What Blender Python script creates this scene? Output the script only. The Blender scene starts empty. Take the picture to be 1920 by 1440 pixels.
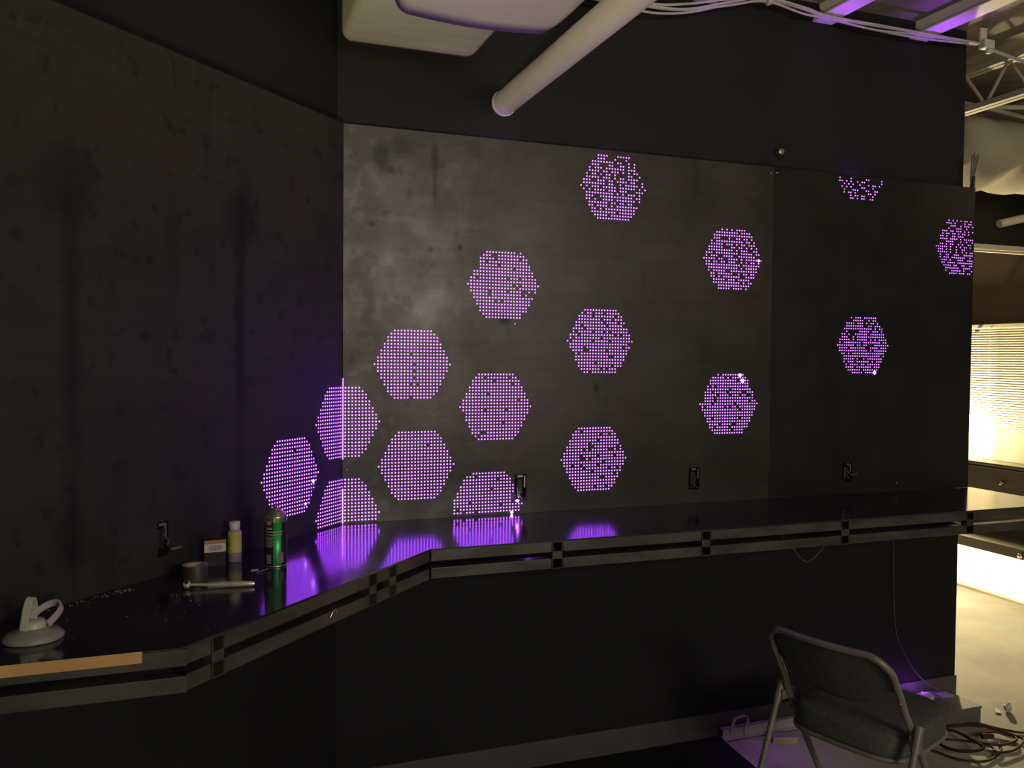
import bpy, bmesh, math, random
from mathutils import Vector, Matrix
from math import sin, cos, pi, radians, sqrt

random.seed(7)
SC = bpy.context.scene
COL = SC.collection

# ------------------------------------------------------------------ camera
cam_d = bpy.data.cameras.new('camera')
cam = bpy.data.objects.new('camera', cam_d)
COL.objects.link(cam)
cam_d.sensor_width = 36.0
cam_d.lens = 29.80
cam_d.clip_start = 0.05
yaw, pitch, roll = radians(20.0854), radians(1.8052), radians(-0.5045)
_f = Vector((sin(yaw), cos(yaw), 0)); _r = Vector((cos(yaw), -sin(yaw), 0)); _u = Vector((0, 0, 1))
F = _f*cos(pitch) - _u*sin(pitch); U = _u*cos(pitch) + _f*sin(pitch)
R2 = _r*cos(roll) - U*sin(roll); U2 = U*cos(roll) + _r*sin(roll)
m = Matrix((R2, U2, -F)).transposed().to_4x4()
m.translation = Vector((-0.4874, -3.1493, 1.6829))
cam.matrix_world = m
SC.camera = cam

# ------------------------------------------------------------------ view + world
SC.view_settings.view_transform = 'Standard'
SC.view_settings.look = 'None'
SC.view_settings.exposure = 0.0
SC.view_settings.gamma = 1.0
SC.view_settings.use_curve_mapping = False
SC.cycles.use_denoising = True
SC.cycles.max_bounces = 8
SC.cycles.sample_clamp_indirect = 4.0

w = bpy.data.worlds.new('room_ambience')
SC.world = w
w.use_nodes = True
bg = w.node_tree.nodes['Background']
bg.inputs[0].default_value = (0.92, 0.93, 1.0, 1)
bg.inputs[1].default_value = 0.11

# ------------------------------------------------------------------ lights
def area(name, loc, target, size, power, color, sy=None, spread=pi):
    d = bpy.data.lights.new(name, 'AREA')
    d.energy = power; d.color = color; d.size = size; d.spread = spread
    if sy:
        d.shape = 'RECTANGLE'; d.size_y = sy
    o = bpy.data.objects.new(name, d)
    COL.objects.link(o)
    o.location = loc
    o.rotation_euler = (Vector(target) - Vector(loc)).to_track_quat('-Z', 'Y').to_euler()
    return o
def point(name, loc, power, color, r=0.01):
    d = bpy.data.lights.new(name, 'POINT'); d.energy = power; d.color = color; d.shadow_soft_size = r
    o = bpy.data.objects.new(name, d); COL.objects.link(o); o.location = loc
    return o

def spot(name, loc, target, power, color, ang, blend=1.0, r=0.1):
    d = bpy.data.lights.new(name, 'SPOT'); d.energy = power; d.color = color; d.spot_size = radians(ang); d.spot_blend = blend; d.shadow_soft_size = r
    o = bpy.data.objects.new(name, d); COL.objects.link(o); o.location = loc
    o.rotation_euler = (Vector(target) - Vector(loc)).to_track_quat('-Z', 'Y').to_euler()
    return o
spot('added_duct_fill', (-1.1, -3.7, 0.75), (0.42, -0.75, 2.8), 300, (1.0, 0.88, 0.55), 52, 1.0, 0.25)  # added fill spot, unseen, brightens the ducts and pipe from below
PURP = (0.40, 0.06, 1.0)
area('room_light', (1.5, -6.2, 2.4), (0.3, 0, 2.0), 1.4, 92, (1.0, 0.92, 0.80), 0.8)
point('work_light', (5.365, 2.55, 1.08), 470, (1.0, 0.82, 0.45), 0.06)
area('under_bench_light', (5.12, 1.6, 0.200), (5.26, 1.6, 0.0), 2.6, 110, (1.0, 0.84, 0.5), 0.14)
area('far_room_light', (4.6, -0.6, 2.9), (4.4, 1.4, 2.6), 0.6, 4, (1.0, 0.83, 0.5), 0.4)
for x, e in ((1.55, 0.16), (2.17, 0.34), (2.73, 0.40)):
    area('led_module_upward', (x, 0.018, 2.505), (x, -0.155, 3.3), 0.16, e, PURP, 0.010, radians(36))
for x, e in ((0.50, 0.03), (0.64, 0.05), (1.10, 0.05), (2.37, 0.12)):
    area('led_module_spill', (x, 0.018, 2.502), (x, 0.010, 3.3), 0.10, e, PURP, 0.018)
point('led_on_floor', (2.775, -0.035, 0.098), 0.4, PURP, 0.006)
area('counter_led_spill', (1.62, -0.16, 0.93), (1.76, -0.22, 0.0), 0.10, 0.12, PURP, 0.02, radians(50))
point('led_in_outlet', (0.690, -0.012, 1.128), 0.05, PURP, 0.004)
point('led_under_counter', (0.60, -0.36, 1.030), 0.03, PURP, 0.004)

# ------------------------------------------------------------------ materials
def mat(name, col, rough=0.5, metal=0.0, spec=0.5, col2=None, scale=6.0, detail=4.0, bump=0.0, bscale=60.0,
        emit=None, estr=0.0, stretch=(1, 1, 1), lo=0.35, hi=0.65, rough2=None, trans=0.0):
    m = bpy.data.materials.new(name); m.use_nodes = True
    nt = m.node_tree; b = nt.nodes['Principled BSDF']
    b.inputs['Base Color'].default_value = (*col, 1)
    b.inputs['Roughness'].default_value = rough
    b.inputs['Metallic'].default_value = metal
    b.inputs['Specular IOR Level'].default_value = spec
    if trans:
        b.inputs['Transmission Weight'].default_value = trans
    if emit:
        b.inputs['Emission Color'].default_value = (*emit, 1)
        b.inputs['Emission Strength'].default_value = estr
    tc = nt.nodes.new('ShaderNodeTexCoord')
    mp = nt.nodes.new('ShaderNodeMapping'); mp.inputs['Scale'].default_value = stretch
    nt.links.new(tc.outputs['Object'], mp.inputs['Vector'])
    if col2:
        n = nt.nodes.new('ShaderNodeTexNoise'); n.inputs['Scale'].default_value = scale; n.inputs['Detail'].default_value = detail
        nt.links.new(mp.outputs[0], n.inputs['Vector'])
        r = nt.nodes.new('ShaderNodeValToRGB')
        r.color_ramp.elements[0].position = lo; r.color_ramp.elements[1].position = hi
        r.color_ramp.elements[0].color = (*col, 1); r.color_ramp.elements[1].color = (*col2, 1)
        nt.links.new(n.outputs['Fac'], r.inputs[0]); nt.links.new(r.outputs[0], b.inputs['Base Color'])
        if rough2 is not None:
            mr = nt.nodes.new('ShaderNodeMapRange'); mr.inputs[3].default_value = rough; mr.inputs[4].default_value = rough2
            mr.inputs[1].default_value = lo; mr.inputs[2].default_value = hi
            nt.links.new(n.outputs['Fac'], mr.inputs[0]); nt.links.new(mr.outputs[0], b.inputs['Roughness'])
    if bump:
        n2 = nt.nodes.new('ShaderNodeTexNoise'); n2.inputs['Scale'].default_value = bscale; n2.inputs['Detail'].default_value = 3
        nt.links.new(mp.outputs[0], n2.inputs['Vector'])
        bp = nt.nodes.new('ShaderNodeBump'); bp.inputs['Strength'].default_value = bump; bp.inputs['Distance'].default_value = 0.01
        nt.links.new(n2.outputs['Fac'], bp.inputs['Height']); nt.links.new(bp.outputs[0], b.inputs['Normal'])
    return m

def steel_sheet_mat(name, c_dark, c_mid, c_lite, rough=0.42, metal=0.5, seed=0.0, flake=0.5, drips=()):
    """mill-scale steel: soft mottling, oil blotches, flaked patches, brushed streaks; drips = (x, z-list) stains on a seam"""
    m = bpy.data.materials.new(name); m.use_nodes = True
    nt = m.node_tree; N = nt.nodes; Lk = nt.links; b = N['Principled BSDF']
    tc = N.new('ShaderNodeTexCoord'); mp = N.new('ShaderNodeMapping'); mp.inputs['Location'].default_value = (seed, seed*2, seed*3)
    Lk.new(tc.outputs['Object'], mp.inputs['Vector'])
    def noise(scale, detail, stretch=None, dist=0.0):
        n = N.new('ShaderNodeTexNoise'); n.inputs['Scale'].default_value = scale; n.inputs['Detail'].default_value = detail
        n.inputs['Distortion'].default_value = dist
        if stretch:
            q = N.new('ShaderNodeMapping'); q.inputs['Scale'].default_value = stretch; Lk.new(mp.outputs[0], q.inputs[0]); Lk.new(q.outputs[0], n.inputs['Vector'])
        else:
            Lk.new(mp.outputs[0], n.inputs['Vector'])
        return n.outputs['Fac']
    def ramp(f, a, b_, ca=0.0, cb=1.0):
        r = N.new('ShaderNodeMapRange'); r.inputs[1].default_value = a; r.inputs[2].default_value = b_
        r.inputs[3].default_value = ca; r.inputs[4].default_value = cb
        Lk.new(f, r.inputs[0]); return r.outputs[0]
    def mix(f, c1, c2):
        x = N.new('ShaderNodeMix'); x.data_type = 'RGBA'
        if isinstance(f, float): x.inputs[0].default_value = f
        else: Lk.new(f, x.inputs[0])
        for i, c in ((6, c1), (7, c2)):
            if isinstance(c, tuple): x.inputs[i].default_value = (*c, 1)
            else: Lk.new(c, x.inputs[i])
        return x.outputs[2]
    def mul(a, b_):
        x = N.new('ShaderNodeMath'); x.operation = 'MULTIPLY'
        for i, c in enumerate((a, b_)):
            if isinstance(c, float): x.inputs[i].default_value = c
            else: Lk.new(c, x.inputs[i])
        return x.outputs[0]
    base = mix(ramp(noise(2.2, 5), 0.38, 0.62), c_mid, tuple(v*0.72 for v in c_mid))
    rust = mix(mul(ramp(noise(3.1, 4, (1, 1, 0.6)), 0.5, 0.66), 0.45), base, (c_mid[0]*1.15, c_mid[1]*0.86, c_mid[2]*0.78))
    # flaked pale patches, strongest towards the left end and the top of the sheet
    fl = ramp(noise(13.0, 6, None, 0.3), 0.53, 0.57)
    sx = N.new('ShaderNodeSeparateXYZ'); Lk.new(tc.outputs['Object'], sx.inputs[0])
    left = ramp(sx.outputs[0], 0.02, 0.9, 1.0, 0.12)
    fl2 = mix(mul(mul(fl, left), flake), rust, c_lite)
    # dark oil spots and runs
    spots = mul(ramp(noise(15.0, 4, None, 0.2), 0.60, 0.65), ramp(sx.outputs[0], 0.0, 1.2, 1.0, 0.25))
    d1 = mix(mul(spots, 0.55), fl2, c_dark)
    runs = ramp(noise(6.0, 3, (2.2, 2.2, 0.28)), 0.60, 0.68)
    d2 = mix(mul(runs, 0.25), d1, c_dark)
    streak = mix(mul(ramp(noise(50.0, 3, (0.05, 0.05, 1.0)), 0.42, 0.62), 0.18), d2, c_dark)
    out = streak
    for (dx, zs) in drips:
        for (dz, rx, rz, st) in zs:
            v = N.new('ShaderNodeVectorMath'); v.operation = 'SUBTRACT'; Lk.new(tc.outputs['Object'], v.inputs[0]); v.inputs[1].default_value = (dx, 0, dz)
            v2 = N.new('ShaderNodeVectorMath'); v2.operation = 'MULTIPLY'; Lk.new(v.outputs[0], v2.inputs[0]); v2.inputs[1].default_value = (1/rx, 0, 1/rz)
            ln = N.new('ShaderNodeVectorMath'); ln.operation = 'LENGTH'; Lk.new(v2.outputs[0], ln.inputs[0])
            nz = noise(9.0, 3)
            ad = N.new('ShaderNodeMath'); ad.operation = 'MULTIPLY_ADD'; Lk.new(nz, ad.inputs[0]); ad.inputs[1].default_value = 1.1; Lk.new(ln.outputs['Value'], ad.inputs[2])
            out = mix(mul(ramp(ad.outputs[0], 0.95, 1.6, 1.0, 0.0), st), out, (0.004, 0.004, 0.004))
    Lk.new(out, b.inputs['Base Color'])
    Lk.new(ramp(noise(5.0, 5), 0.3, 0.7, rough-0.05, rough+0.1), b.inputs['Roughness'])
    b.inputs['Metallic'].default_value = metal
    return m

def emis(name, rgb, strength):
    m = bpy.data.materials.new(name); m.use_nodes = True
    nt = m.node_tree; nt.nodes.remove(nt.nodes['Principled BSDF'])
    e = nt.nodes.new('ShaderNodeEmission'); e.inputs[0].default_value = (*rgb, 1); e.inputs[1].default_value = strength
    nt.links.new(e.outputs[0], nt.nodes['Material Output'].inputs[0])
    return m

M = {}
M['drywall'] = mat('charcoal_paint', (0.0085, 0.0083, 0.0092), 0.75, col2=(0.0115, 0.0112, 0.0122), scale=2.0, bump=0.05, bscale=120, spec=0.25)
BD = ((0.139, [(2.42, 0.035, 0.09, 0.75)]), (0.345, [(2.44, 0.022, 0.075, 0.7), (2.33, 0.012, 0.08, 0.5)]), (0.22, [(2.47, 0.07, 0.05, 0.45)]),
      (0.174, [(2.379, 0.022, 0.018, 0.6)]), (0.447, [(2.106, 0.013, 0.016, 0.8)]), (0.329, [(2.09, 0.016, 0.014, 0.6)]), (0.105, [(2.174, 0.020, 0.013, 0.7)]),
      (0.628, [(1.829, 0.034, 0.024, 0.85)]), (0.092, [(1.90, 0.03, 0.11, 0.35)]), (1.033, [(1.559, 0.016, 0.02, 0.85)]), (0.502, [(2.49, 0.05, 0.05, 0.4)]), (0.60, [(1.60, 0.06, 0.02, 0.4)]))
M['steel_back'] = steel_sheet_mat('mill_scale_steel_back', (0.024, 0.022, 0.018), (0.058, 0.053, 0.046), (0.105, 0.103, 0.090), 0.41, 0.5, 0.0, 0.28, drips=BD)
M['steel_back2'] = steel_sheet_mat('mill_scale_steel_back_dark', (0.012, 0.012, 0.012), (0.027, 0.0265, 0.026), (0.034, 0.034, 0.032), 0.40, 0.55, 3.3, 0.2)
JZ = [(2.10, 0.10, 0.12, 0.55), (1.90, 0.035, 0.40, 0.45), (1.66, 0.05, 0.14, 0.5), (1.45, 0.03, 0.45, 0.35), (1.24, 0.07, 0.13, 0.5)]
M['steel_left'] = steel_sheet_mat('mill_scale_steel_left', (0.008, 0.008, 0.008), (0.034, 0.032, 0.028), (0.04, 0.04, 0.036), 0.5, 0.3, 7.7, 0.15,
                                  drips=((-0.53, JZ), (-1.12, JZ)))
M['steel_frame'] = mat('bare_steel_rail', (0.055, 0.051, 0.043), 0.42, 0.45, col2=(0.090, 0.083, 0.070), scale=5, stretch=(1, 1, 3), lo=0.4, hi=0.6, bump=0.05)
M['steel_dark'] = mat('dark_steel_tube', (0.022, 0.020, 0.020), 0.45, 0.4, col2=(0.035, 0.033, 0.031), scale=8)
M['counter'] = mat('oiled_dark_steel_top', (0.010, 0.009, 0.010), 0.11, 0.0, spec=1.0, col2=(0.014, 0.013, 0.014), scale=5, lo=0.35, hi=0.65, rough2=0.16, bump=0.006, bscale=35)
M['base'] = mat('grey_rubber_baseboard', (0.060, 0.052, 0.050), 0.6, col2=(0.07, 0.062, 0.058), scale=3)
M['mat'] = mat('black_rubber', (0.006, 0.006, 0.0065), 0.7, spec=0.3, col2=(0.009, 0.009, 0.0095), scale=8)
M['screw'] = mat('bright_screw', (0.6, 0.55, 0.42), 0.3, 1.0, col2=(0.7, 0.62, 0.5), scale=40)
M['chrome'] = mat('chrome', (0.75, 0.68, 0.52), 0.2, 1.0, col2=(0.62, 0.56, 0.42), scale=25)
M['wrap'] = mat('white_duct_wrap', (0.52, 0.51, 0.38), 0.85, col2=(0.60, 0.585, 0.45), scale=2.5, bump=0.25, bscale=5)
M['wrap2'] = mat('pink_lit_duct_wrap', (0.56, 0.51, 0.47), 0.85, col2=(0.64, 0.58, 0.54), scale=2.5, bump=0.25, bscale=5)  # pink cast of the violet light is put into this wrap colour
M['wrap3'] = mat('darker_duct_wrap', (0.24, 0.22, 0.155), 0.9, col2=(0.32, 0.295, 0.22), scale=3, bump=0.3, bscale=6)  # darker tone of the duct wrap
M['pipe'] = mat('white_pipe_paint', (0.60, 0.57, 0.46), 0.6, col2=(0.68, 0.64, 0.54), scale=4, bump=0.08, bscale=20)
M['joist'] = mat('white_joist_paint', (0.55, 0.52, 0.45), 0.6, col2=(0.64, 0.60, 0.54), scale=5)
M['truss'] = mat('darker_truss_paint', (0.34, 0.31, 0.24), 0.6, col2=(0.42, 0.38, 0.30), scale=5)  # darker tone than the joist paint
M['cable'] = mat('pale_cable_sheath', (0.38, 0.35, 0.33), 0.55, col2=(0.44, 0.41, 0.38), scale=12)
M['deck'] = mat('sprayed_ceiling', (0.16, 0.145, 0.105), 0.9, col2=(0.24, 0.215, 0.16), scale=5, detail=8, bump=0.5, bscale=25)
M['concrete'] = mat('stained_concrete', (0.30, 0.27, 0.22), 0.75, col2=(0.47, 0.43, 0.34), scale=1.6, detail=9, lo=0.38, hi=0.6, bump=0.1, bscale=30)
M['cream'] = mat('brown_header_paint', (0.070, 0.046, 0.033), 0.8, col2=(0.08, 0.053, 0.039), scale=2)
M['white_wall'] = mat('pale_wall_paint', (0.66, 0.62, 0.50), 0.8, col2=(0.7, 0.66, 0.55), scale=2)
M['slat'] = mat('cream_blind_slat', (0.70, 0.64, 0.50), 0.5, col2=(0.74, 0.68, 0.55), scale=3)
M['taupe'] = mat('taupe_laminate', (0.085, 0.073, 0.055), 0.5, col2=(0.10, 0.086, 0.065), scale=2)
M['taupe_edge'] = mat('taupe_edge_trim', (0.20, 0.18, 0.14), 0.4, col2=(0.23, 0.2, 0.155), scale=4)
M['glass'] = mat('dark_window_glass', (0.02, 0.02, 0.02), 0.05, col2=(0.025, 0.025, 0.025), scale=2)
M['black'] = mat('flat_black', (0.006, 0.006, 0.006), 0.7, col2=(0.009, 0.009, 0.009), scale=5)
M['blackgloss'] = mat('black_plastic', (0.012, 0.012, 0.012), 0.35, col2=(0.018, 0.018, 0.018), scale=10)
M['tan'] = mat('tan_masking_tape', (0.50, 0.27, 0.085), 0.7, col2=(0.56, 0.30, 0.10), scale=15)
M['tape'] = mat('brown_black_tape', (0.030, 0.026, 0.020), 0.5, col2=(0.045, 0.038, 0.028), scale=10)
M['core'] = mat('cardboard_core', (0.36, 0.25, 0.16), 0.8, col2=(0.42, 0.30, 0.19), scale=20)
M['offwhite'] = mat('off_white_plastic', (0.42, 0.41, 0.29), 0.4, col2=(0.5, 0.48, 0.35), scale=10)
M['greyplas'] = mat('grey_rubber_disc', (0.20, 0.205, 0.16), 0.45, col2=(0.26, 0.26, 0.2), scale=10)
M['wrench'] = mat('satin_chrome_tool', (0.80, 0.74, 0.55), 0.3, 0.55, col2=(0.6, 0.55, 0.4), scale=30)
M['green'] = mat('green_metallic_label', (0.012, 0.34, 0.07), 0.36, 0.3, col2=(0.016, 0.40, 0.09), scale=10)
M['silver'] = mat('can_dome_metal', (0.48, 0.44, 0.36), 0.32, 0.9, col2=(0.55, 0.5, 0.42), scale=15)
M['red'] = mat('red_plastic', (0.25, 0.03, 0.035), 0.5, col2=(0.3, 0.04, 0.045), scale=12)
M['redlogo'] = mat('red_logo_ink', (0.42, 0.06, 0.06), 0.6, col2=(0.45, 0.08, 0.07), scale=40)
M['ink_white'] = mat('pale_label_ink', (0.30, 0.31, 0.27), 0.6, col2=(0.36, 0.37, 0.32), scale=60)
M['ink_grey'] = mat('grey_label_ink', (0.14, 0.15, 0.13), 0.7, col2=(0.20, 0.21, 0.18), scale=220, lo=0.45, hi=0.55)
M['yellow'] = mat('yellow_label', (0.46, 0.38, 0.075), 0.55, col2=(0.54, 0.45, 0.10), scale=20)
M['orange'] = mat('orange_label_ink', (0.40, 0.16, 0.07), 0.6, col2=(0.46, 0.2, 0.08), scale=20)
M['bottle'] = mat('milky_bottle_plastic', (0.30, 0.26, 0.30), 0.4, col2=(0.36, 0.32, 0.36), scale=12)
M['white'] = mat('white_plastic', (0.55, 0.51, 0.42), 0.45, col2=(0.62, 0.58, 0.48), scale=12)
M['paper'] = mat('white_paper_label', (0.50, 0.45, 0.36), 0.7, col2=(0.56, 0.51, 0.42), scale=15)
M['fabric'] = mat('grey_chair_fabric', (0.068, 0.070, 0.062), 0.9, col2=(0.09, 0.092, 0.082), scale=60, bump=0.3, bscale=250, spec=0.2)
M['chair_metal'] = mat('beige_chair_tube', (0.17, 0.15, 0.125), 0.4, 0.2, col2=(0.21, 0.19, 0.15), scale=8)
M['galv'] = mat('pale_metal_bar', (0.40, 0.35, 0.32), 0.5, 0.1, col2=(0.47, 0.42, 0.38), scale=10)
M['cord'] = mat('rust_brown_cord', (0.055, 0.022, 0.012), 0.75, spec=0.2, col2=(0.075, 0.03, 0.015), scale=15)
M['cord_dark'] = mat('dark_brown_cord', (0.028, 0.014, 0.009), 0.85, spec=0.15, col2=(0.04, 0.02, 0.012), scale=15)
M['boxgrey'] = mat('grey_card_box', (0.10, 0.098, 0.078), 0.7, col2=(0.13, 0.125, 0.10), scale=6)
M['wood'] = mat('yellow_wood_block', (0.34, 0.26, 0.10), 0.7, col2=(0.42, 0.33, 0.14), scale=8, stretch=(1, 6, 6))
M['wire'] = mat('grey_wire', (0.11, 0.105, 0.10), 0.5, col2=(0.14, 0.13, 0.125), scale=30)
M['dot'] = emis('purple_led_hole', (0.35, 0.055, 1.0), 14.0)
M['led'] = emis('bright_purple_led', (0.50, 0.16, 1.0), 20.0)
M['line'] = emis('purple_light_gap', (0.48, 0.10, 1.0), 10.0)
M['dimled'] = emis('dim_purple_led', (0.45, 0.05, 1.0), 1.6)
M['blue'] = emis('blue_indicator', (0.05, 0.12, 1.0), 14.0)

# ------------------------------------------------------------------ mesh helpers
def obj(name, bm, m, parent=None, smooth=False, bevel=0.0, kind=None, label=None):
    bmesh.ops.recalc_face_normals(bm, faces=bm.faces)
    me = bpy.data.meshes.new(name); bm.to_mesh(me); bm.free()
    me.materials.append(M[m] if isinstance(m, str) else m)
    if smooth:
        for p in me.polygons: p.use_smooth = True
    o = bpy.data.objects.new(name, me); COL.objects.link(o)
    if parent: o.parent = parent
    if bevel:
        bv = o.modifiers.new('bevel', 'BEVEL'); bv.width = bevel; bv.segments = 2; bv.limit_method = 'ANGLE'
    if kind: o['kind'] = kind
    if label: o['label'] = label
    return o
def tag(o, label, cat, group=None):
    o['label'] = label; o['category'] = cat
    if group: o['group'] = group
    return o
def thing(name, label, cat, loc=(0, 0, 0), rotz=0.0, group=None):
    o = bpy.data.objects.new(name, None); COL.objects.link(o)
    o.empty_display_size = 0.05
    o.location = loc; o.rotation_euler = (0, 0, rotz)
    return tag(o, label, cat, group)
def struct(name, bm, m, parent=None, **k):
    return obj(name, bm, m, parent, kind='structure', **k)

def box(x0, x1, y0, y1, z0, z1, bm=None, mtx=None):
    bm = bm or bmesh.new()
    vs = [bm.verts.new(Vector(p)) for p in ((x0,y0,z0),(x1,y0,z0),(x1,y1,z0),(x0,y1,z0),(x0,y0,z1),(x1,y0,z1),(x1,y1,z1),(x0,y1,z1))]
    if mtx:
        for v in vs: v.co = mtx @ v.co
    for f in ((0,3,2,1),(4,5,6,7),(0,1,5,4),(1,2,6,5),(2,3,7,6),(3,0,4,7)): bm.faces.new([vs[i] for i in f])
    return bm
def prism(pts, z0, z1, bm=None):
    bm = bm or bmesh.new()
    a = [bm.verts.new((p[0], p[1], z0)) for p in pts]; b = [bm.verts.new((p[0], p[1], z1)) for p in pts]
    bm.faces.new(a[::-1]); bm.faces.new(b)
    n = len(pts)
    for i in range(n): bm.faces.new((a[i], a[(i+1) % n], b[(i+1) % n], b[i]))
    return bm
def tube(pts, r, bm=None, n=8, closed=False, caps=True):
    bm = bm or bmesh.new()
    P = [Vector(p) for p in pts]; k = len(P)
    rings = []; prev = None
    for i in range(k):
        if closed: t = P[(i+1) % k] - P[i-1]
        else: t = P[min(i+1, k-1)] - P[max(i-1, 0)]
        t.normalize()
        if prev is None:
            a = Vector((0, 0, 1)) if abs(t.z) < 0.9 else Vector((1, 0, 0))
            nrm = (a - t*a.dot(t)).normalized()
        else:
            nrm = (prev - t*prev.dot(t)).normalized()
        prev = nrm; bi = t.cross(nrm)
        rr = r[i] if isinstance(r, (list, tuple)) else r
        rings.append([bm.verts.new(P[i] + nrm*rr*cos(2*pi*j/n) + bi*rr*sin(2*pi*j/n)) for j in range(n)])
    for i in range(k if closed else k-1):
        a, b = rings[i], rings[(i+1) % k]
        for j in range(n): bm.faces.new((a[j], a[(j+1) % n], b[(j+1) % n], b[j]))
    if caps and not closed:
        bm.faces.new([bm.verts.new(v.co) for v in rings[0][::-1]]); bm.faces.new([bm.verts.new(v.co) for v in rings[-1]])
    return bm
def lathe(prof, n=32, bm=None, c=(0, 0, 0), mtx=None):
    bm = bm or bmesh.new(); rings = []
    for r, z in prof:
        if r < 1e-6:
            v = Vector((c[0], c[1], c[2]+z)); rings.append([bm.verts.new(mtx @ v if mtx else v)])
        else:
            ring = []
            for j in range(n):
                v = Vector((c[0]+r*cos(2*pi*j/n), c[1]+r*sin(2*pi*j/n), c[2]+z)); ring.append(bm.verts.new(mtx @ v if mtx else v))
            rings.append(ring)
    for a, b in zip(rings, rings[1:]):
        if len(a) == 1 and len(b) == 1: continue
        for j in range(n):
            k = (j+1) % n
            if len(a) == 1: bm.faces.new((a[0], b[j], b[k]))
            elif len(b) == 1: bm.faces.new((a[j], a[k], b[0]))
            else: bm.faces.new((a[j], a[k], b[k], b[j]))
    return bm
def spline(pts, sub=6, closed=False):
    P = [Vector(p) for p in pts]; n = len(P); out = []
    for i in range(n if closed else n-1):
        g = (lambda k: P[k % n]) if closed else (lambda k: P[max(0, min(n-1, k))])
        p0, p1, p2, p3 = g(i-1), g(i), g(i+1), g(i+2)
        for s in range(sub):
            t = s/sub
            out.append(0.5*((2*p1) + (p2-p0)*t + (2*p0-5*p1+4*p2-p3)*t*t + (3*p1-p0-3*p2+p3)*t*t*t))
    if not closed: out.append(P[-1])
    return out
def arc_patch(r, a0, a1, z0, z1, n=10, th=0.0003):
    """thin printed patch curved round a cylinder of radius r"""
    bm = bmesh.new(); ri, ro = r-0.0002, r+th; g = []
    for i in range(n+1):
        a = a0+(a1-a0)*i/n
        g.append([bm.verts.new((q*cos(a), q*sin(a), z)) for q, z in ((ro, z0), (ro, z1), (ri, z1), (ri, z0))])
    for a, b in zip(g, g[1:]):
        for j in range(4): bm.faces.new((a[j], b[j], b[(j+1) % 4], a[(j+1) % 4]))
    bm.faces.new(g[0]); bm.faces.new(g[-1][::-1])
    return bm

# wall frames: u runs along the wall, out points into the room
S = sqrt(0.5)
BACK = Matrix(((1,0,0,0),(0,1,0,0),(0,0,1,0),(0,0,0,1)))
LEFT = Matrix(((S,-S,0,0),(S,S,0,0),(0,0,1,0),(0,0,0,1)))     # local x along the left wall, local y behind it
def sheet(name, frame, x0, x1, z0, z1, m, holes=(), th=0.003, parent=None):
    """steel sheet in the wall frame with rectangular cut-outs; face at local y=0"""
    xs = sorted({x0, x1, *[h[0] for h in holes], *[h[1] for h in holes]})
    zs = sorted({z0, z1, *[h[2] for h in holes], *[h[3] for h in holes]})
    bm = bmesh.new()
    cells = [(i, k) for i in range(len(xs)-1) for k in range(len(zs)-1)
             if not any(h[0] <= xs[i] < h[1] and h[2] <= zs[k] < h[3] for h in holes)]
    cs = set(cells); V = {}
    def v(i, k, s):
        if (i, k, s) not in V: V[(i, k, s)] = bm.verts.new((xs[i], s*th, zs[k]))
        return V[(i, k, s)]
    for i, k in cells:
        bm.faces.new((v(i,k,0), v(i+1,k,0), v(i+1,k+1,0), v(i,k+1,0)))
        bm.faces.new((v(i,k,1), v(i,k+1,1), v(i+1,k+1,1), v(i+1,k,1)))
        for (di, dk, e) in ((-1,0,((0,0),(0,1))), (1,0,((1,0),(1,1))), (0,-1,((0,0),(1,0))), (0,1,((0,1),(1,1)))):
            if (i+di, k+dk) not in cs:
                (a, b), (c, d) = e
                bm.faces.new((v(i+a,k+b,0), v(i+c,k+d,0), v(i+c,k+d,1), v(i+a,k+b,1)))
    o = obj(name, bm, m, parent)
    if parent is None: o.matrix_world = frame
    return o

# ================================================================== SETTING
ZC = 1.06          # counter top
ZT = 2.532         # top of the steel sheets
CEIL = 3.30
GAP = 0.04         # sheets stand off the painted wall
dx = -0.4142*GAP
# floor and ceiling
struct('floor', box(-4.5, 8.5, -7.5, 5.5, -0.05, 0.0), 'concrete')
struct('ceiling', box(-4.5, 8.5, -7.5, 5.5, CEIL, CEIL+0.08), 'deck')
# painted walls behind the sheets
struct('wall_back', prism([(dx, GAP), (3.035, GAP), (3.035, GAP+0.14), (-0.10, GAP+0.14)], 0, CEIL), 'drywall')
LE = -2.30                     # left wall runs on past the frame
CX, CY = LE*S, LE*S
nx_, ny_ = -S, S
struct('wall_left', prism([(dx, GAP), (-0.10, GAP+0.14), (CX+nx_*(GAP+0.14), CY+ny_*(GAP+0.14)), (CX+nx_*GAP, CY+ny_*GAP)], 0, CEIL), 'drywall')
struct('baseboard_back', prism([(dx+0.004, GAP-0.008), (3.066, GAP-0.008), (3.066, GAP+0.002), (3.066, GAP+0.150), (3.034, GAP+0.150), (3.034, GAP+0.001), (dx, GAP+0.001)], 0.0, 0.108), 'base')
bl = struct('baseboard_left', box(LE, -0.02, GAP-0.010, GAP+0.001, 0, 0.108), 'base'); bl.matrix_world = LEFT
# end post of the back wall: lower wall is a little longer than the upper one
struct('wall_back_end', box(3.0345, 3.062, GAP+0.0005, GAP+0.138, 0.1085, 1.02), 'drywall')

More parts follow.
